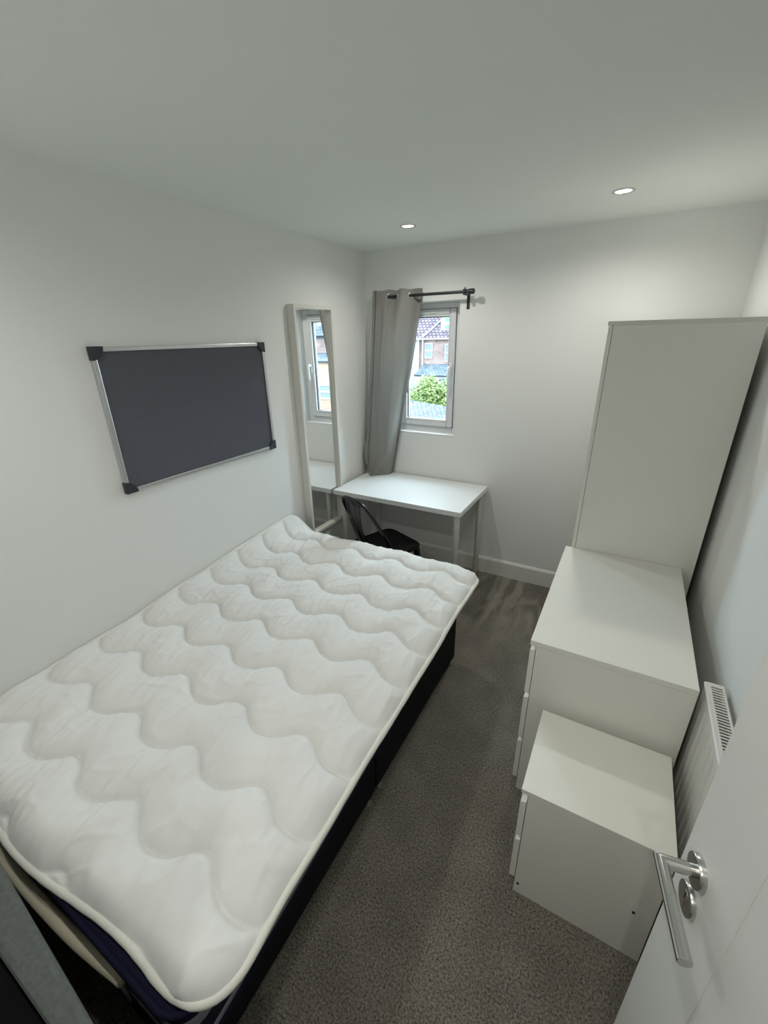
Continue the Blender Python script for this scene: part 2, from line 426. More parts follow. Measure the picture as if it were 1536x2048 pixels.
MX0, MX1, MY0, MY1, MZ0, MZ1 = 0.022, 1.272, 0.042, 1.868, 0.346, 0.548
def rrect(x0, x1, y0, y1, r, n=8):
    pts = []
    for cx, cy, a0 in ((x1 - r, y0 + r, -90), (x1 - r, y1 - r, 0), (x0 + r, y1 - r, 90), (x0 + r, y0 + r, 180)):
        for k in range(n + 1):
            a = math.radians(a0 + 90 * k / n); pts.append((cx + r * math.cos(a), cy + r * math.sin(a)))
    return pts
def askew(pts):          # the mattress lies slightly turned on its base
    return [(x + (0.042 * (1 - y / 0.93) if x > 0.6 else 0.0), y) for x, y in pts]
t = thing('mattress', 'navy sided mattress with grey stripe lying on the black divan base', 'mattress')
ol = askew(rrect(MX0, MX1, MY0, MY1, 0.06))
bm = bmesh.new(); add_prism(bm, ol, 'z', MZ0, MZ1); obj('mattress_core', bm, 'navy', t, 0.008)
ol2 = askew(rrect(MX0 - 0.003, MX1 + 0.003, MY0 - 0.003, MY1 + 0.003, 0.062))
for z0, z1 in ((0.385, 0.405), (0.462, 0.496)):
    bm = bmesh.new(); add_prism(bm, ol2, 'z', z0, z1); obj('side_stripe', bm, 'stripe', t, 0.004)
for z in (MZ1 - 0.006,):
    bm = bmesh.new(); add_tube(bm, [(p[0], p[1], z) for p in askew(rrect(MX0 - 0.003, MX1 + 0.003, MY0 - 0.003, MY1 + 0.003, 0.064))], 0.008, 8, closed=True)
    obj('top_seam_cord', bm, 'navy', t, smooth=True)
bm = bmesh.new(); add_tube(bm, catmull([(0.035, 0.034, 0.440), (0.25, 0.026, 0.436), (0.45, 0.022, 0.434), (0.68, 0.019, 0.432), (0.88, 0.024, 0.436), (1.0, 0.032, 0.446), (1.1, 0.040, 0.465)], 40), 0.0165, 10)
obj('piping', bm, 'piping', t, smooth=True)
bm = bmesh.new(); add_box(bm, 1.03, 1.10, MY0 - 0.010, MY0 - 0.005, 0.37, 0.44)
obj('carry_handle', bm, 'stripe', t, smooth=True)
settle(t, (0.6, 0.95, MZ0))

# quilted topper
def lerp_tab(tab, v):
    if v <= tab[0][0]: return tab[0][1]
    for (a, fa), (b, fb) in zip(tab, tab[1:]):
        if v <= b: 
            u = (v - a) / (b - a); u = u * u * (3 - 2 * u)
            return fa + (fb - fa) * u
    return tab[-1][1]
TY0, TY1 = 0.050, 1.945
XR = [(0.05, 1.372), (0.35, 1.352), (0.8, 1.340), (1.2, 1.332), (1.6, 1.320), (1.95, 1.318)]
ZL = [(0.05, 0.572), (0.35, 0.578), (0.7, 0.600), (1.1, 0.645), (1.5, 0.690), (1.8, 0.712), (1.95, 0.722)]
def wave(x): return 0.033 * math.cos(2 * math.pi * (x - 1.135) / 0.2880) + 0.005 * math.sin(2 * math.pi * (x - 1.1) / 0.144)
def corner(d, r):
    return 0.0 if d >= r else r - math.sqrt(max(0.0, r * r - (r - d) ** 2))
def topper_xy(u, v):
    y = TY0 + v * (TY1 - TY0)
    xr = lerp_tab(XR, y); xl = 0.014
    xr -= corner(y - TY0, 0.125) + corner(TY1 - y, 0.045)
    xl += corner(y - TY0, 0.08) + corner(TY1 - y, 0.05)
    x = xl + u * (xr - xl)
    yy = y - 0.010 * math.sin(x * 5.2 + 0.6) * v ** 4 + (0.018 * (1 - v) ** 6) * math.sin(x * 7.0)
    # far right corner is pulled out a little, far edge bows
    yy += 0.03 * v ** 8 * (0.6 - (x - 0.75) ** 2) - 0.05 * max(0.0, (x - 1.18) / 0.15) * v ** 10
    return x, yy
def seam_frac(x, y):
    return ((y - wave(x) - 0.036 + 0.028 * max(0, 1.2 - x) / 1.2) / 0.1965)
def topper_z(x, y, u, v):
    fr = seam_frac(x, y); f = fr - math.floor(fr)
    d = min(f, 1 - f) * 0.1965
    puff = 0.019 * (1 - math.exp(-d / 0.0085)) + 0.017 * math.sin(math.pi * f) ** 1.1
    # gathers running across the channels, strongest beside the seams
    g = math.exp(-d / 0.035)
    q = noise.noise(Vector((x * 34 + y * 9, y * 5.5, 1.7)))
    q2 = noise.noise(Vector((x * 15 - y * 5, y * 13, 4.2)))
    puff += 0.0048 * q * (0.30 + g) * (1 - math.exp(-d / 0.006)) + 0.0042 * q2
    rdg = 1 - abs(noise.noise(Vector((x * 21 + y * 4 + 3.1, y * 4.2 - x * 3, 7.7))))
    rdg2 = 1 - abs(noise.noise(Vector((x * 12 - y * 7, y * 9 + x * 5, 2.3))))
    puff += (0.0045 * max(0.0, rdg - 0.72) / 0.28 + 0.0035 * max(0.0, rdg2 - 0.8) / 0.2) * (1 - math.exp(-d / 0.01))
    # crumples of slack cloth
    c1 = math.exp(-(((x - 0.50) / 0.16) ** 2 + ((y - 0.16) / 0.09) ** 2))
    puff += 0.012 * c1 * abs(noise.noise(Vector((x * 30, y * 17 + x * 12, 9.0))))
    c2 = math.exp(-(((x - 1.2) / 0.10) ** 2 + ((y - 0.33) / 0.10) ** 2)) 
    puff += 0.007 * c2 * noise.noise(Vector((x * 20 - y * 25, y * 12, 3.0)))
    puff += 0.006 * math.exp(-(((y - 0.62 - 0.25 * (x - 0.8)) / 0.012) ** 2)) * max(0, 1 - ((x - 0.75) / 0.28) ** 2)
    # thin towards the bound edge
    e = min(u * 1.34, (1 - u) * 1.34, v * 1.9, (1 - v) * 1.9)
    puff *= 1 - math.exp(-max(e, 0) / 0.022)
    z = 0.574 + puff
    # overhang droop
    z -= 0.32 * max(0.0, x - MX1 - 0.012) ** 1.35
    z -= 0.30 * max(0.0, y - MY1 - 0.01) ** 1.2
    if y < 0.10: z -= 0.9 * (0.10 - y) ** 1.5
    z += 0.006 * noise.noise(Vector((x * 3.2, y * 3.2, 0)))
    # slack pushed up against the wall
    k = 0.20
    if x < k: z += (lerp_tab(ZL, y) - 0.585) * ((k - x) / k) ** 2
    return z
NU, NV = 250, 350
bm = bmesh.new()
top = []; bot = []
for j in range(NV + 1):
    v = j / NV; ra = []; rb = []
    for i in range(NU + 1):
        u = i / NU; x, y = topper_xy(u, v); z = topper_z(x, y, u, v)
        ra.append(bm.verts.new((x, y, z)))
        if i % 10 == 0 and j % 10 == 0: rb.append((x, y, z))
    top.append(ra)
for j in range(NV):
    for i in range(NU): bm.faces.new([top[j][i], top[j][i + 1], top[j + 1][i + 1], top[j + 1][i]])
# underside, a coarser sheet
und = []
for j in range(0, NV + 1, 10):
    row = []
    for i in range(0, NU + 1, 10):
        c = top[j][i].co; edge = i in (0, NU) or j in (0, NV)
        u = i / NU; 
        zz = c.z - 0.006 if edge else max(MZ1 + 0.004, 0.566 - 0.32 * max(0.0, c.x - MX1 - 0.012) ** 1.35 - 0.30 * max(0.0, c.y - MY1 - 0.01) ** 1.2)
        if not edge and (c.x > MX1 or c.y > MY1 or c.y < MY0): zz = c.z - 0.016
        if not edge and c.x < 0.2: zz = max(zz, c.z - 0.05)
        lo = min(top[jj][ii].co.z for jj in range(max(0, j - 10), min(NV, j + 10) + 1, 2) for ii in range(max(0, i - 10), min(NU, i + 10) + 1, 2))
        if not edge: zz = min(zz, lo - 0.005)
        row.append(bm.verts.new((c.x, c.y, zz)))
    und.append(row)
for j in range(len(und) - 1):
    for i in range(len(und[0]) - 1): bm.faces.new([und[j][i], und[j + 1][i], und[j + 1][i + 1], und[j][i + 1]])
t = thing('mattress_topper', 'white wavy-quilted mattress topper spread over the bed', 'mattress topper')
me_edge = [top[0][i].co.copy() for i in range(NU + 1)] + [top[j][NU].co.copy() for j in range(1, NV + 1)] + \
          [top[NV][i].co.copy() for i in range(NU - 1, -1, -1)] + [top[j][0].co.copy() for j in range(NV - 1, 0, -1)]
me = bpy.data.meshes.new('quilted_panel'); bm.to_mesh(me); bm.free()
o = bpy.data.objects.new('quilted_panel', me); COL.objects.link(o); me.materials.append(M['topper']); o.parent = t
for p in me.polygons: p.use_smooth = True
# evenly respaced bound edge
def resample(pts, step):
    out = [pts[0]]; acc = 0
    for a, b in zip(pts, pts[1:]):
        acc += (b - a).length
        if acc >= step: out.append(b); acc = 0
    return out
ring = resample(me_edge, 0.012)
ring = [sum((ring[(i + k) % len(ring)] for k in range(-2, 3)), Vector()) / 5 for i in range(len(ring))]
bm = bmesh.new()
add_tube(bm, [p + Vector((0, 0, -0.004)) for p in ring], [0.0105 + 0.0012 * noise.noise(p * 25) for p in ring], 10, closed=True)
obj('edge_binding', bm, 'binding', t, smooth=True)
# stitched seam threads
for k in range(0, 10):
    pts = []
    for i in range(2, NU - 1):
        u = i / NU
        x = 0.03 + u * 1.28
        y = 0.036 + 0.1965 * k + wave(x) - 0.028 * max(0, 1.2 - x) / 1.2
        if not (TY0 + 0.03 < y < TY1 - 0.03):
            if len(pts) > 8: break
            pts = []; continue
        v = (y - TY0) / (TY1 - TY0)
        pts.append(Vector((x, y, topper_z(x, y, min(max((x - 0.014) / (lerp_tab(XR, y) - 0.014), 0), 1), v) + 0.0002)))
    if len(pts) > 8:
        bm = bmesh.new(); add_tube(bm, pts[::2], 0.0010, 5); obj('quilting_seam', bm, 'binding', t, smooth=True)
settle(t, (0.6, 0.95, 0.56))

# ------------------------------------------------------------------ headboard standing behind the bed head
t = thing('headboard', 'grey upholstered headboard standing in the corner at the bed head', 'headboard')
bm = bmesh.new(); add_prism(bm, [(0.30, -0.080), (1.60, -0.080), (1.60, -0.052), (1.30, -0.044), (0.74, -0.004), (0.30, 0.001)], 'z', 0.0, 0.70)
obj('padded_panel', bm, 'headboard', t, 0.012)
box('rear_slab', (0.30, 1.60, -0.155, -0.081, 0.0, 0.66), 'gap_fill_black', t, 0.004)  # added black slab, stands in for the dark gap behind the headboard
settle(t, (0.95, -0.06, 0))

# ------------------------------------------------------------------ pinboard
t = thing('pinboard', 'grey felt pinboard with aluminium frame on the wall above the bed', 'pinboard')
py0, py1, pz0, pz1 = 0.883, 1.810, 1.170, 1.767
box('felt_panel', (0.003, 0.014, py0 + 0.004, py1 - 0.004, pz0 + 0.004, pz1 - 0.004), 'felt', t)
fw = 0.017
for b in ((py0 + fw, py1 - fw, pz0, pz0 + fw), (py0 + fw, py1 - fw, pz1 - fw, pz1), (py0, py0 + fw, pz0, pz1), (py1 - fw, py1, pz0, pz1)):
    box('frame_rail', (0.001, 0.022, *b), 'alu', t, 0.0025)
for cy, cz, sy, sz in ((py0, pz0, 1, 1), (py1, pz0, -1, 1), (py0, pz1, 1, -1), (py1, pz1, -1, -1)):
    R = 0.052; pts = [(cy - sy * 0.003, cz - sz * 0.003)]
    for k in range(11):
        a = math.pi / 2 * k / 10
        pts.append((cy - sy * 0.003 + sy * R * math.cos(a), cz - sz * 0.003 + sz * R * math.sin(a)))
    bm = bmesh.new(); add_prism(bm, pts, 'x', 0.0008, 0.026)
    obj('corner_cap', bm, 'corner_plastic', t, 0.002)
settle(t, (0.0, 1.346, pz0))

# ------------------------------------------------------------------ mirror
t = thing('wall_mirror', 'tall narrow white framed mirror on the wall beside the desk', 'mirror')
my0, my1, mz0, mz1, mt = 2.050, 2.438, 0.470, 1.973, 0.056
fw = 0.020
for b in ((my0, my0 + fw, mz0, mz1), (my1 - fw, my1, mz0, mz1), (my0 + fw, my1 - fw, mz0, mz0 + fw), (my0 + fw, my1 - fw, mz1 - fw, mz1)):
    box('frame_rail', (0.001, mt, *b), 'mirror_frame', t, 0.0015)
box('mirror_glass', (0.026, 0.031, my0 + fw - 0.002, my1 - fw + 0.002, mz0 + fw - 0.002, mz1 - fw + 0.002), 'mirror', t)
box('rear_slab', (0.001, 0.026, my0 + fw - 0.002, my1 - fw + 0.002, mz0 + fw - 0.002, mz1 - fw + 0.002), 'mirror_frame', t)
settle(t, (0.0, 2.244, mz0))

# ------------------------------------------------------------------ desk
t = thing('desk', 'small white desk with round metal legs under the window', 'desk')
dx0, dx1, dy0, dy1, dz = 0.042, 1.042, 2.332, 2.924, 0.735
top_o = box('desk_top', (dx0, dx1, dy0, dy1, dz - 0.034, dz), 'desk', t, 0.0015)
for lx in (dx0 + 0.062, dx1 - 0.040):
    for ly in (dy0 + 0.05, dy1 - 0.05):
        bm = bmesh.new()
        add_tube(bm, [(lx, ly, 0.0), (lx, ly, 0.006), (lx, ly, 0.012), (lx, ly, dz - 0.037)], [0.013, 0.014, 0.0185, 0.0205], 24)
        lg = obj('leg', bm, 'desk_leg', t, smooth='auto')
        bm = bmesh.new(); add_cyl(bm, (lx, ly, dz - 0.040), (lx, ly, dz - 0.034), 0.034, 24); obj('mounting_plate', bm, 'desk_leg', lg, smooth='auto')
settle(t, (0.54, 2.63, 0))

# ------------------------------------------------------------------ black metal chair
CH = thing('metal_chair', 'black pressed-metal side chair pushed up to the desk', 'chair')
cc = Vector((0.545, 2.235)); fwd = Vector((0.39, 0.92)).normalized(); rgt = Vector((fwd.y, -fwd.x))
def ch(a, b, z): 
    p = cc + a * rgt + b * fwd
    return Vector((p.x, p.y, z))
SZ = 0.455
# seat: rounded square pan with rolled rim
def rsq(s, r, n=7):
    return rrect(-s, s, -s, s, r, n)
bm = bmesh.new()
rings = []
for s, z in ((0.165, SZ - 0.030), (0.180, SZ - 0.028), (0.183, SZ - 0.004), (0.176, SZ + 0.003), (0.160, SZ - 0.001), (0.05, SZ - 0.008)):
    rings.append([bm.verts.new(ch(p[0], p[1], z)) for p in rsq(s, min(0.055, s * 0.6))])
n = len(rings[0])
for A, B in zip(rings, rings[1:]):
    for k in range(n): bm.faces.new([A[k], A[(k + 1) % n], B[(k + 1) % n], B[k]])
bm.faces.new(rings[-1]); bm.faces.new(rings[0][::-1])
obj('seat', bm, 'black_metal', CH, smooth='auto')
for sa in (-1, 1):
    for sb, sp in ((1, 0.03), (-1, 0.07)):
        bm = bmesh.new()
        top_p = ch(sa * 0.150, sb * 0.150, SZ - 0.03); bot_p = ch(sa * 0.195, sb * (0.165 + sp), 0.0)
        add_tube(bm, [bot_p, top_p], [0.013, 0.024], 10)
        obj('leg', bm, 'black_metal', CH, smooth='auto')
# back hoop: sides sweep from the seat up to a rounded top
hoop = []
for a, b, z in ((-0.185, -0.06, SZ - 0.005), (-0.180, -0.115, 0.55), (-0.172, -0.175, 0.66), (-0.158, -0.222, 0.75), (-0.125, -0.250, 0.812), (-0.07, -0.262, 0.836),
                (0, -0.266, 0.842), (0.07, -0.262, 0.836), (0.125, -0.250, 0.812), (0.158, -0.222, 0.75), (0.172, -0.175, 0.66), (0.180, -0.115, 0.55), (0.185, -0.06, SZ - 0.005)):
    hoop.append(ch(a, b, z))
bm = bmesh.new(); add_tube(bm, catmull(hoop, 72), 0.0115, 12); obj('back_hoop', bm, 'black_metal', CH, smooth=True)
# central pressed splat
bm = bmesh.new(); rows = []
for k in range(15):
    q = k / 14; z = SZ + 0.0 + q * (0.835 - SZ); b = -0.165 - 0.099 * q - 0.02 * math.sin(math.pi * q); w = 0.056 + 0.034 * q ** 2
    rows.append([bm.verts.new(ch(w * s, b - 0.012 * (1 - s * s) + 0.006 * math.exp(-((abs(s) - 0.55) / 0.12) ** 2), z)) for s in [i / 8 - 1 for i in range(17)]])
for A, B in zip(rows, rows[1:]):
    for k in range(16): bm.faces.new([A[k], A[k + 1], B[k + 1], B[k]])
sp = obj('back_splat', bm, 'black_metal', CH, smooth=True)
md = sp.modifiers.new('thick', 'SOLIDIFY'); md.thickness = 0.003
for sa in (-1, 1):
    bm = bmesh.new(); add_tube(bm, [ch(sa * 0.185, -0.165 - 0.02, 0.20), ch(sa * 0.178, 0.165, 0.20)], 0.007, 8); obj('stretcher', bm, 'black_metal', CH, smooth=True)
settle(CH, (cc.x, cc.y, 0))

# ------------------------------------------------------------------ curtain rod + curtain
RY, RZ = 2.862, 2.046
t = thing('curtain_rod', 'dark grey metal curtain rod above the window', 'curtain rod')
bm = bmesh.new(); add_cyl(bm, (0.145, RY, RZ), (0.86, RY, RZ), 0.0095, 16); obj('pole', bm, 'rod', t, smooth='auto')
for xa, xb in ((0.118, 0.145), (0.838, 0.872)):
    bm = bmesh.new(); d = 1 if xb > 0.5 else -1
    add_tube(bm, [(xa, RY, RZ), (xa + 0.004, RY, RZ), (xb - 0.004, RY, RZ), (xb, RY, RZ)], [0.011, 0.0165, 0.0165, 0.011], 18)
    obj('end_cap', bm, 'rod', t, smooth='auto')
for bx in (0.165, 0.808):
    br = box('wall_bracket', (bx - 0.0095, bx + 0.0095, L - 0.005, L - 0.0005, RZ - 0.098, RZ + 0.022), 'rod', t, 0.001)
    bm = bmesh.new(); add_box(bm, bx - 0.008, bx + 0.008, RY - 0.004, L - 0.004, RZ - 0.019, RZ - 0.0125)
    add_box(bm, bx - 0.008, bx + 0.008, RY - 0.0155, RY - 0.011, RZ - 0.019, RZ + 0.016); add_box(bm, bx - 0.008, bx + 0.008, RY + 0.011, RY + 0.0155, RZ - 0.019, RZ + 0.016)
    obj('bracket_arm', bm, 'rod', br, 0.001)
    bm = bmesh.new(); add_cyl(bm, (bx, RY, RZ + 0.010), (bx, RY, RZ + 0.026), 0.004, 10); obj('set_screw', bm, 'rod', br, smooth='auto')
settle(t, (0.5, L, RZ))

CT = thing('curtain', 'grey eyelet curtain bunched to one side and resting on the desk', 'curtain')
# plan outline of the folds: (x, y) at the heading and (x, y) near the hem
FOLD = [((0.150, 2.925), (0.040, 2.900)), ((0.128, 2.880), (0.014, 2.865)), ((0.132, 2.836), (0.022, 2.815)), ((0.148, 2.828), (0.055, 2.805)),
        ((0.158, 2.842), (0.066, 2.822)), ((0.162, 2.826), (0.070, 2.795)), ((0.200, 2.836), (0.120, 2.775)), ((0.235, 2.856), (0.170, 2.775)),
        ((0.266, 2.886), (0.195, 2.782)), ((0.298, 2.886), (0.210, 2.782)), ((0.328, 2.858), (0.218, 2.785)), ((0.360, 2.841), (0.222, 2.790)),
        ((0.402, 2.844), (0.228, 2.806)), ((0.434, 2.870), (0.230, 2.846)), ((0.464, 2.914), (0.236, 2.902)), ((0.488, 2.906), (0.244, 2.894))]
NZ, NS = 90, 150
ZT, ZB = 2.088, dz + 0.003
bm = bmesh.new(); grid = []
for j in range(NZ + 1):
    q = j / NZ; z = ZT + q * (ZB - ZT)
    ctl = []
    for i, (a, b) in enumerate(FOLD):
        e = q ** 1.15
        x = a[0] + (b[0] - a[0]) * e; ey = min(1.0, q * 2.6) ** 0.8 if 6 < i < 12 else e; y = a[1] + (b[1] - a[1]) * ey
        s = i / (len(FOLD) - 1)
        # the slack hem is swept to the left where it meets the desk top
        k = min(max((0.975 - z) / 0.235, 0), 1)
        if 6 <= i <= 12:
            lim = 0.285 + (0.125 - 0.285) * k + 0.004 * (i - 9)
            if k > 0 and x > lim: 
                y -= 0.03 * k + 0.10 * (x - lim) * k; x = lim
        if s < 0.3:
            x += -0.012 * math.exp(-((z - 0.93) / 0.09) ** 2) + 0.02 * math.exp(-((z - 0.79) / 0.03) ** 2)
            y -= 0.018 * math.exp(-((z - 0.93) / 0.08) ** 2)
        ctl.append(Vector((max(x, 0.012), min(y, L - 0.012), 0)))
    c = catmull(ctl, NS)
    row = []
    for i, p in enumerate(c):
        wz = 0.002 * noise.noise(Vector((p.x * 18, z * 2.2, 5)))
        row.append(bm.verts.new((max(p.x + wz, 0.008), min(p.y + wz * 1.5, L - 0.008), z + (0.004 * math.sin(i * 0.19) if j == 0 else 0))))
    grid.append(row)
for j in range(NZ):
    for i in range(NS): bm.faces.new([grid[j][i], grid[j][i + 1], grid[j + 1][i + 1], grid[j + 1][i]])
# cut eyelet holes where the cloth meets the rod
HOLES = []
jr = min(range(NZ + 1), key=lambda j: abs(ZT + j / NZ * (ZB - ZT) - RZ))
prev = None
for i in range(NS):
    a, b = grid[jr][i].co, grid[jr][i + 1].co
    if (a.y - RY) * (b.y - RY) < 0 and a.x > 0.155:
        f = (RY - a.y) / (b.y - a.y); p = a.lerp(b, f); HOLES.append((Vector((p.x, p.y, RZ)), (b - a).normalized()))
dead = [f for f in bm.faces if any((f.calc_center_median() - h).length < 0.0185 for h, _ in HOLES)]
bmesh.ops.delete(bm, geom=dead, context='FACES')
cl = obj('cloth', bm, 'curtain', CT, smooth=True)
for h, tdir in HOLES:
    ez = Vector((0, 0, 1)); ex = Vector((tdir.x, tdir.y, 0)).normalized()
    bm = bmesh.new(); add_tube(bm, [h + 0.0205 * (math.cos(2 * math.pi * k / 28) * ex + math.sin(2 * math.pi * k / 28) * ez) for k in range(28)], 0.0042, 8, closed=True)
    obj('eyelet', bm, 'steel', CT, smooth=True)
settle(CT, (0.2, 2.86, ZB))

# ------------------------------------------------------------------ wardrobe
t = thing('wardrobe', 'tall plain white wardrobe against the radiator wall', 'wardrobe')
wx0, wx1, wy0, wy1, wz = 1.729, 2.252, 2.0895, 2.905, 1.829
for y in (wy0, wy1 - 0.016): box('side_panel', (wx0 + 0.018, wx1, y, y + 0.016, 0.0, wz - 0.017), 'laminate', t, 0.001)
box('top_panel', (wx0 - 0.004, wx1, wy0 - 0.001, wy1 + 0.001, wz - 0.017, wz), 'laminate_edge', t, 0.001)
box('back_panel', (wx1 - 0.006, wx1 - 0.002, wy0 + 0.016, wy1 - 0.016, 0.03, wz - 0.017), 'laminate', t)
box('plinth', (wx0 + 0.045, wx0 + 0.061, wy0 + 0.016, wy1 - 0.016, 0.0, 0.07), 'laminate', t)
box('base_panel', (wx0 + 0.02, wx1 - 0.006, wy0 + 0.016, wy1 - 0.016, 0.07, 0.086), 'laminate', t)
ym = (wy0 + wy1) / 2
for a, b, kn in ((wy0 + 0.001, ym - 0.0015, ym - 0.04), (ym + 0.0015, wy1 - 0.001, ym + 0.04)):
    d = box('door', (wx0, wx0 + 0.0165, a, b, 0.072, wz - 0.020), 'laminate', t, 0.0012)
    bm = bmesh.new(); add_tube(bm, [(wx0, kn, 0.98), (wx0 - 0.012, kn, 0.98), (wx0 - 0.016, kn, 0.98), (wx0 - 0.022, kn, 0.98)], [0.006, 0.006, 0.013, 0.011], 16)
    obj('knob', bm, 'steel', d, smooth='auto')
settle(t, ((wx0 + wx1) / 2, ym, 0))

# ------------------------------------------------------------------ chest of drawers and bedside unit
def drawer_unit(name, label, cat, x0, x1, y0, y1, h, fronts, slab, holes=()):
    t = thing(name, label, cat)
    cf = x0 + 0.0215                     # carcass front
    box('top_panel', (x0, x1, y0, y1, h - slab, h), 'laminate', t, 0.0012)
    for y in (y0, y1 - 0.016): 
        sp = box('side_panel', (cf, x1, y + (0.0008 if y == y0 else -0.0008), y + 0.016, 0.0, h - slab - 0.0012), 'laminate', t, 0.0008)
    box('back_panel', (x1 - 0.005, x1 - 0.002, y0 + 0.016, y1 - 0.016, 0.03, h - slab - 0.001), 'laminate', t)
    box('plinth', (cf + 0.02, cf + 0.036, y0 + 0.016, y1 - 0.016, 0.0, 0.055), 'laminate', t)
    box('front_rail', (cf + 0.001, cf + 0.018, y0 + 0.016, y1 - 0.016, h - slab - 0.045, h - slab - 0.001), 'laminate', t)
    for z0, z1 in fronts:
        bm = bmesh.new()
        # drawer front with a chamfered finger-pull top edge
        add_prism(bm, [(x0 + 0.001, z0), (cf - 0.002, z0), (cf - 0.002, z1 - 0.001), (cf - 0.004, z1), (x0 + 0.004, z1 - 0.003), (x0 + 0.001, z1 - 0.008)], 'y', y0 + 0.002, y1 - 0.002)
        d = obj('drawer', bm, 'laminate', t, 0.0012)
        box('drawer_box', (cf - 0.001, x1 - 0.03, y0 + 0.028, y1 - 0.028, z0 + 0.012, z1 - 0.05), 'laminate_edge', d)
    for hx_, hz_ in holes:
        bm = bmesh.new(); add_cyl(bm, (hx_, y0 - 0.0012, hz_), (hx_, y0 + 0.004, hz_), 0.0042, 14); obj('screw_hole', bm, 'hole', t)
    settle(t, ((x0 + x1) / 2, (y0 + y1) / 2, 0))
    return t
drawer_unit('chest_of_drawers', 'white three-drawer chest standing against the wardrobe', 'chest of drawers', 1.702, 2.203, 1.2465, 2.087, 0.768,
            [(0.062, 0.273), (0.292, 0.503), (0.524, 0.729)], 0.022)
bs = drawer_unit('bedside_cabinet', 'low white two-drawer bedside cabinet in front of the larger chest', 'bedside cabinet', 1.7815, 2.182, 0.876, 1.2145, 0.505,
            [(0.072, 0.268), (0.288, 0.452)], 0.016, [(1.815, 0.050), (2.132, 0.215)])

# ------------------------------------------------------------------ radiator
t = thing('radiator', 'white panel radiator with slotted top grille behind the door', 'radiator')
rx0, rx1, ry0, ry1, rz0, rz1 = 2.222, 2.272, 0.50, 1.312, 0.165, 0.762
# fluted front panel
bm = bmesh.new()
pitch = 0.045; pts = []
nf = int((ry1 - ry0 - 0.03) / pitch)
ys = ry0 + 0.015
prof = [(ry0, rx0 + 0.004)]
for k in range(nf):
    b = ys + k * pitch
    for a, dd in ((0.0, 0.0), (0.014, 0.0), (0.020, 0.009), (0.030, 0.009), (0.036, 0.0), (pitch - 0.0005, 0.0)): prof.append((b + a, rx0 + 0.004 + dd))
prof.append((ry1, rx0 + 0.004))
zs = [(rz0, 0.0), (rz0 + 0.02, 0.0), (rz0 + 0.045, 1.0), (rz1 - 0.065, 1.0), (rz1 - 0.040, 0.0), (rz1 - 0.012, 0.0)]
rows = [[bm.verts.new((rx0 + 0.004 + (x - rx0 - 0.004) * s, y, z)) for y, x in prof] for z, s in zs]
for A, B in zip(rows, rows[1:]):
    for k in range(len(A) - 1): bm.faces.new([A[k], A[k + 1], B[k + 1], B[k]])
fp = obj('front_panel', bm, 'radiator', t)
md = fp.modifiers.new('thick', 'SOLIDIFY'); md.thickness = 0.0015; md.offset = -1
bm = bmesh.new(); add_tube(bm, [(rx0 + 0.004, ry0, rz1 - 0.006), (rx0 + 0.004, ry1, rz1 - 0.006)], 0.0055, 10); obj('top_seam', bm, 'radiator', t, smooth='auto')
box('convector_core', (rx0 + 0.018, rx1 - 0.004, ry0 + 0.006, ry1 - 0.006, rz0 + 0.02, rz1 - 0.03), 'slot_shade', t)  # shade behind the grille slots put into the core's near-black colour
for y in (ry0 - 0.002, ry1): box('end_panel', (rx0 + 0.008, rx1, y, y + 0.002, rz0 + 0.01, rz1 - 0.001), 'radiator', t)
gr = None
bm = bmesh.new()
add_box(bm, rx0 + 0.006, rx0 + 0.0145, ry0, ry1, rz1 - 0.003, rz1); add_box(bm, rx1 - 0.0065, rx1, ry0, ry1, rz1 - 0.003, rz1)
add_box(bm, rx0 + 0.0145, rx1 - 0.0065, ry1 - 0.016, ry1, rz1 - 0.003, rz1); add_box(bm, rx0 + 0.0145, rx1 - 0.0065, ry0, ry0 + 0.012, rz1 - 0.003, rz1)
gr = obj('top_grille', bm, 'radiator', t)
bm = bmesh.new(); add_box(bm, rx0 + 0.0145, rx1 - 0.0065, -0.0025, 0.0025, rz1 - 0.003, rz1 - 0.0003)
sl0 = None
k = 0; y = ry1 - 0.016 - 0.0060 - 0.0029
while y > ry0 + 0.018:
    if sl0 is None:
        sl0 = obj('slat', bm, 'radiator', gr); sl0.location = (0, y, 0)
    else:
        c = sl0.copy(); COL.objects.link(c); c.parent = gr; c.location = (0, y, 0)
    y -= 0.0117
for z in (rz0 + 0.10, rz1 - 0.12):
    box('wall_bracket', (rx1 - 0.004, W - 0.0005, ry0 + 0.12, ry0 + 0.15, z, z + 0.05), 'radiator', t)
    box('wall_bracket', (rx1 - 0.004, W - 0.0005, ry1 - 0.15, ry1 - 0.12, z, z + 0.05), 'radiator', t)
settle(t, (2.25, 0.9, rz0))

# ------------------------------------------------------------------ open door
D = bpy.data.objects.new('door_1', None); COL.objects.link(D)
struct(D, 'open white flush door with satin steel lever handle', 'door')
dd = Vector((-0.18718, 0.98233, 0)); nn = Vector((-0.98233, -0.18718, 0))
ros = Vector((2.0891, 0.5053, 0))
lead = 0.056; width = 0.762; DH = 1.985; ZB0 = 0.008
def dp(a, o, z):                       # along the leaf, out of its face, height
    p = ros + a * dd + o * nn
    return Vector((p.x, p.y, z))
def dbox(bm, a0, a1, o0, o1, z0, z1):
    vs = [bm.verts.new(dp(a, o, z)) for a, o, z in ((a0, o0, z0), (a1, o0, z0), (a1, o1, z0), (a0, o1, z0), (a0, o0, z1), (a1, o0, z1), (a1, o1, z1), (a0, o1, z1))]
    for f in ((0, 3, 2, 1), (4, 5, 6, 7), (0, 1, 5, 4), (1, 2, 6, 5), (2, 3, 7, 6), (3, 0, 4, 7)): bm.faces.new([vs[i] for i in f])
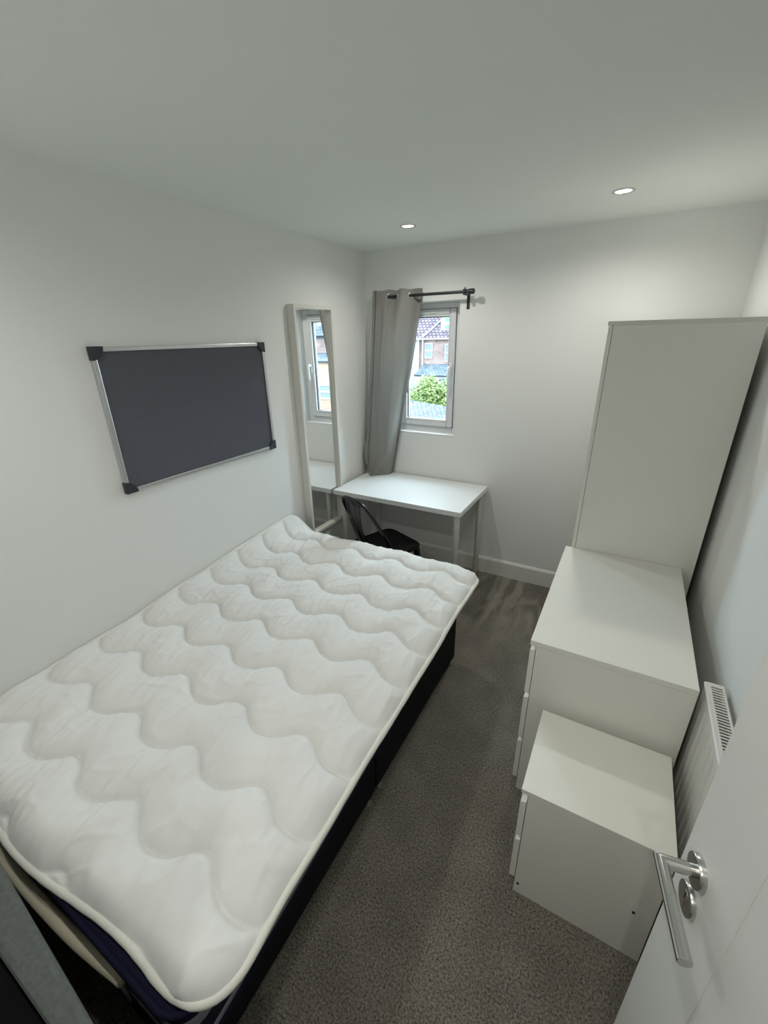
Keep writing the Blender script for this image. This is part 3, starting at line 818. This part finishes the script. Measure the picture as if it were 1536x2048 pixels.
a1 = lead; a0 = lead - width
bm = bmesh.new(); dbox(bm, a0, a1, -0.038, -0.002, ZB0, DH); leaf = obj('door_leaf', bm, 'door', D, 0.0015)
for aa, ab, za, zb, nm in ((a1 - 0.155, a1, ZB0, DH, 'stile'), (a0, a0 + 0.155, ZB0, DH, 'stile'), (a0 + 0.155, a1 - 0.155, DH - 0.13, DH, 'rail'), (a0 + 0.155, a1 - 0.155, ZB0, ZB0 + 0.18, 'rail')):
    bm = bmesh.new(); dbox(bm, aa, ab, -0.006, 0.0, za, zb); obj(nm, bm, 'door', leaf, 0.0018)
def ddisc(bm, a, z, prof, seg=40):
    rings = []
    for r, o in prof:
        rings.append([bm.verts.new(dp(a + r * math.cos(2 * math.pi * k / seg), o, z + r * math.sin(2 * math.pi * k / seg))) for k in range(seg)])
    for A, B in zip(rings, rings[1:]):
        for k in range(seg): bm.faces.new([A[k], A[(k + 1) % seg], B[(k + 1) % seg], B[k]])
    bm.faces.new(rings[-1]); bm.faces.new(rings[0][::-1])
HZ = 1.0
bm = bmesh.new(); ddisc(bm, 0, HZ, [(0.0262, 0.0), (0.0262, 0.0085), (0.0252, 0.0098), (0.0105, 0.0098), (0.0100, 0.0098)])
ro = obj('rosette', bm, 'steel', D, smooth='auto')
bm = bmesh.new(); ddisc(bm, -0.003, HZ - 0.068, [(0.0262, 0.0), (0.0262, 0.0065), (0.0252, 0.0078), (0.001, 0.0078)])
es = obj('escutcheon', bm, 'steel', D, smooth='auto')
bm = bmesh.new(); ddisc(bm, -0.003, HZ - 0.060, [(0.0085, 0.0070), (0.0085, 0.0086), (0.001, 0.0086)], 20)
dbox(bm, -0.0065, 0.0005, 0.0070, 0.0086, HZ - 0.084, HZ - 0.064)
obj('key_cylinder', bm, 'chrome', es)
bm = bmesh.new(); dbox(bm, -0.0040, -0.0020, 0.0084, 0.0090, HZ - 0.066, HZ - 0.055); obj('keyhole', bm, 'hole', es)
# mitred round-bar lever
R0 = 0.0098; OUT = 0.054; bm = bmesh.new(); seg = 24
def circ(a, o, z, e1, e2, ra=R0):
    return [bm.verts.new(dp(a + ra * (math.cos(2 * math.pi * k / seg) * e1[0] + math.sin(2 * math.pi * k / seg) * e2[0]), o + ra * (math.cos(2 * math.pi * k / seg) * e1[1] + math.sin(2 * math.pi * k / seg) * e2[1]), z + ra * (math.cos(2 * math.pi * k / seg) * e1[2] + math.sin(2 * math.pi * k / seg) * e2[2]))) for k in range(seg)]
r1 = circ(0, 0.008, HZ, (1, 0, 0), (0, 0, 1))
# mitre plane: the neck (along o) meets the bar (along -a)
r2 = [bm.verts.new(dp(R0 * math.cos(2 * math.pi * k / seg), OUT + R0 * math.cos(2 * math.pi * k / seg), HZ + R0 * math.sin(2 * math.pi * k / seg))) for k in range(seg)]
r3 = [bm.verts.new(dp(-0.128, OUT + R0 * math.cos(2 * math.pi * k / seg), HZ + R0 * math.sin(2 * math.pi * k / seg))) for k in range(seg)]
for A, B in ((r1, r2), (r2, r3)):
    for k in range(seg): bm.faces.new([A[k], A[(k + 1) % seg], B[(k + 1) % seg], B[k]])
bm.faces.new(r3); bm.faces.new(r1[::-1])
obj('lever', bm, 'steel', D, 0.0006, smooth='auto')
# latch plate and hinges
bm = bmesh.new(); dbox(bm, a1 - 0.001, a1 + 0.001, -0.032, -0.010, HZ - 0.10, HZ + 0.10); obj('latch_plate', bm, 'steel', D)
for z in (0.22, 1.02, 1.78):
    bm = bmesh.new(); add_cyl(bm, dp(a0 - 0.004, 0.003, z - 0.045), dp(a0 - 0.004, 0.003, z + 0.045), 0.006, 12); obj('hinge', bm, 'steel', D, smooth='auto')

# ------------------------------------------------------------------ outside
GZ = -5.2
struct(box('ground', (-60, 60, 3.4, 90, GZ - 0.2, GZ), 'ground'), 'garden ground far below the window', 'ground')

def ext_window(parent, x0, x1, y, z0, z1, pane='grey_pane', mid=True):
    bm = bmesh.new(); f = 0.09
    ring_frame(bm, x0, x1, z0, z1, f, f, f, f, y - 0.06, y + 0.02)
    if mid: add_box(bm, x0 + f, x1 - f, y - 0.055, y + 0.02, (z0 + z1) / 2 - 0.05, (z0 + z1) / 2 + 0.05)
    wn = obj('window', bm, 'white_paint', parent)
    box('pane', (x0 + f * 0.8, x1 - f * 0.8, y - 0.02, y + 0.01, z0 + f * 0.8, z1 - f * 0.8), pane, wn)
    return wn

def roof_slab(name, x0, x1, ya, za, yb, zb, th, mat, parent, skew=0.0):
    """sloping slab built flat so its courses follow the slope"""
    ln = math.hypot(yb - ya, zb - za); ang = math.atan2(zb - za, yb - ya)
    bm = bmesh.new(); vs = add_box(bm, x0, x1, 0, ln, -th, 0)
    o = obj(name, bm, mat, parent)
    o.rotation_euler = (ang, 0, 0); o.location = (0, ya, za)
    return o

# red brick terrace opposite
t = thing('brick_house', 'red brick house with plum tiled roof and white dormer seen through the window', 'house')
hx0, hx1, hy = -16.05, -4.0, 38.0
box('house_wall', (hx0, hx1, hy, hy + 8.5, GZ, 1.58), 'brick_red', t)
roof_slab('roof', hx0 - 1.6, hx1 + 0.2, hy - 0.3, 1.62, hy + 5.2, 7.2, 0.15, 'tile_red', t)
box('rendered_bay', (hx0 - 1.5, hx0 - 0.02, hy + 0.3, hy + 8.0, GZ, 1.55), 'cream_render', t)
box('gutter', (hx0 - 0.1, hx1, hy - 0.36, hy - 0.22, 1.50, 1.62), 'white_paint', t)
bm = bmesh.new(); add_tube(bm, [(-15.55, hy - 0.28, 1.72), (-14.00, hy + 1.42, 3.44)], 0.085, 8); obj('hip_flashing', bm, 'white_paint', t)
bm = bmesh.new(); add_tube(bm, [(-15.56, hy - 0.12, 1.5), (-15.55, hy - 0.12, GZ)], 0.075, 8); obj('downpipe', bm, 'white_paint', t)
bm = bmesh.new(); add_tube(bm, [(-16.0, hy - 0.12, 1.5), (-16.0, hy - 0.12, GZ)], 0.09, 8); obj('downpipe', bm, 'white_paint', t)
ext_window(t, -15.42, -14.62, hy, -0.10, 1.22)
ext_window(t, -13.42, -12.42, hy, -0.36, 1.13)
ext_window(t, -11.0, -10.0, hy, -0.36, 1.13)
dm = box('dormer', (-14.05, -11.9, hy + 0.35, hy + 3.2, 2.06, 3.52), 'white_paint', t)
for z0, z1 in ((2.95, 3.24), (2.36, 2.66)): box('dormer_pane', (-13.62, -12.85, hy + 0.32, hy + 0.36, z0, z1), 'teal_pane', dm)
box('dormer_roof', (-14.15, -11.8, hy + 0.2, hy + 3.4, 3.52, 3.64), 'slate', dm)
roof_slab('lean_to_roof', -15.5, -9.0, hy - 2.1, -1.40, hy, -0.58, 0.12, 'slate', t)
box('lean_to_wall', (-15.4, -9.1, hy - 1.9, hy, GZ, -1.42), 'white_paint', t)
for xx in (-14.6, -13.2, -11.8): ext_window(t, xx, xx + 1.0, hy - 1.9, -2.6, -1.55)
settle(t, (-10, 42, GZ))

t = thing('cream_house', 'pale rendered house next to the brick one, mostly hidden behind the curtain', 'house')
box('house_wall', (-26, -17.8, 37.4, 45, GZ, 1.42), 'cream_render', t)
roof_slab('roof', -26, -17.75, 37.1, 1.45, 41.4, 5.4, 0.15, 'slate', t)
ext_window(t, -19.6, -18.6, 37.4, -0.4, 0.9)
box('garden_wall', (-20.6, -17.8, 36.2, 37.3, GZ, -1.45), 'brick_red', t)
settle(t, (-21, 41, GZ))

# slate outbuilding roof just below the window
t = thing('outbuilding', 'low outbuilding with blue grey slate roof below the window', 'outbuilding')
bm = bmesh.new()
_c = [(-9.0, 9.5, -1.40), (-2.2, 9.2, -1.98), (-2.2, 13.9, -0.63), (-9.0, 14.3, -0.03)]
_t = [bm.verts.new(p) for p in _c]; _b = [bm.verts.new((p[0], p[1], p[2] - 0.1)) for p in _c]
bm.faces.new(_t); bm.faces.new(_b[::-1])
for _i in range(4): bm.faces.new([_t[_i], _b[_i], _b[(_i + 1) % 4], _t[(_i + 1) % 4]])
obj('slate_roof', bm, 'slate_fine', t)
bm = bmesh.new(); add_tube(bm, [(-9.0, 14.3, -0.05), (-2.2, 13.9, -0.65)], 0.05, 8)
obj('ridge_tiles', bm, 'slate', t)
box('outbuilding_wall', (-8.0, -3.2, 9.9, 13.8, GZ, -1.9), 'brick_red', t)
settle(t, (-5, 12, GZ))

# tree / bush
def bush(name, label, c, r, n, seed, leafsize=0.12):
    t = thing(name, label, 'bush')
    rnd = random.Random(seed); bm = bmesh.new()
    c = Vector(c)
    lumps = [(Vector((rnd.uniform(-.6, .6) * r[0], rnd.uniform(-.6, .6) * r[1], rnd.uniform(-.5, .6) * r[2])), rnd.uniform(.35, .6)) for _ in range(14)]
    for k in range(n):
        lc, lr = rnd.choice(lumps)
        d = Vector((rnd.gauss(0, 1), rnd.gauss(0, 1), rnd.gauss(0, 1))).normalized() * rnd.uniform(0.55, 1.0)
        p = c + lc + Vector((d.x * r[0] * lr, d.y * r[1] * lr, d.z * r[2] * lr))
        a = Vector((rnd.gauss(0, 1), rnd.gauss(0, 1), rnd.gauss(0, .6))).normalized(); b = a.cross(Vector((rnd.gauss(0, 1), rnd.gauss(0, 1), rnd.gauss(0, 1)))).normalized()
        s = leafsize * rnd.uniform(.6, 1.2)
        bm.faces.new([bm.verts.new(p - a * s), bm.verts.new(p + b * s * .35), bm.verts.new(p + a * s), bm.verts.new(p - b * s * .35)])
    f = obj('foliage', bm, 'leaf', t); f['kind'] = 'stuff'
    bm = bmesh.new()
    for k in range(4):
        q = c + Vector((rnd.uniform(-.5, .5) * r[0], rnd.uniform(-.5, .5) * r[1], r[2] * 0.2))
        add_tube(bm, [(c.x, c.y, GZ), (c.x + (q.x - c.x) * .3, c.y + (q.y - c.y) * .3, (GZ + c.z) / 2), tuple(q)], [0.10, 0.07, 0.03], 7)
    obj('trunk', bm, 'bark', t)
    settle(t, (c.x, c.y, GZ))
bush('garden_bush', 'bushy light green shrub in front of the brick house', (-8.1, 24, -2.05), (1.7, 1.4, 1.75), 11000, 3)
bush('garden_bush', 'smaller green shrub left of the big one, half behind the curtain', (-10.3, 25, -2.6), (1.2, 1.2, 1.6), 3500, 5)

# house seen only in the mirror
t = thing('side_house', 'orange and red brick house reflected in the wall mirror', 'house')
box('house_wall', (9.0, 26.0, 22.0, 30.0, GZ, 1.92), 'brick_red', t)
roof_slab('roof', 8.8, 26.2, 21.7, 1.92, 26.0, 5.6, 0.15, 'slate', t)
box('extension_wall', (9.6, 24.0, 20.0, 22.0, GZ, 0.62), 'brick_orange', t)
roof_slab('extension_roof', 9.5, 24.2, 19.8, 0.62, 22.0, 0.95, 0.1, 'slate', t)
for xx in (10.6, 12.9, 15.4, 18.0): ext_window(t, xx, xx + 1.3, 20.0, -1.45, -0.62)
dm = box('dormer', (13.2, 15.6, 22.4, 25.0, 2.5, 3.6), 'white_paint', t)
box('dormer_pane', (13.5, 14.2, 22.36, 22.41, 2.75, 3.4), 'teal_pane', dm)
for xx in (11.2, 16.6): ext_window(t, xx, xx + 1.1, 22.0, 0.95, 1.75, mid=False)
box('garden_wall', (9.6, 24.0, 17.5, 17.7, GZ, -1.75), 'cream_render', t)
settle(t, (17, 24, GZ))
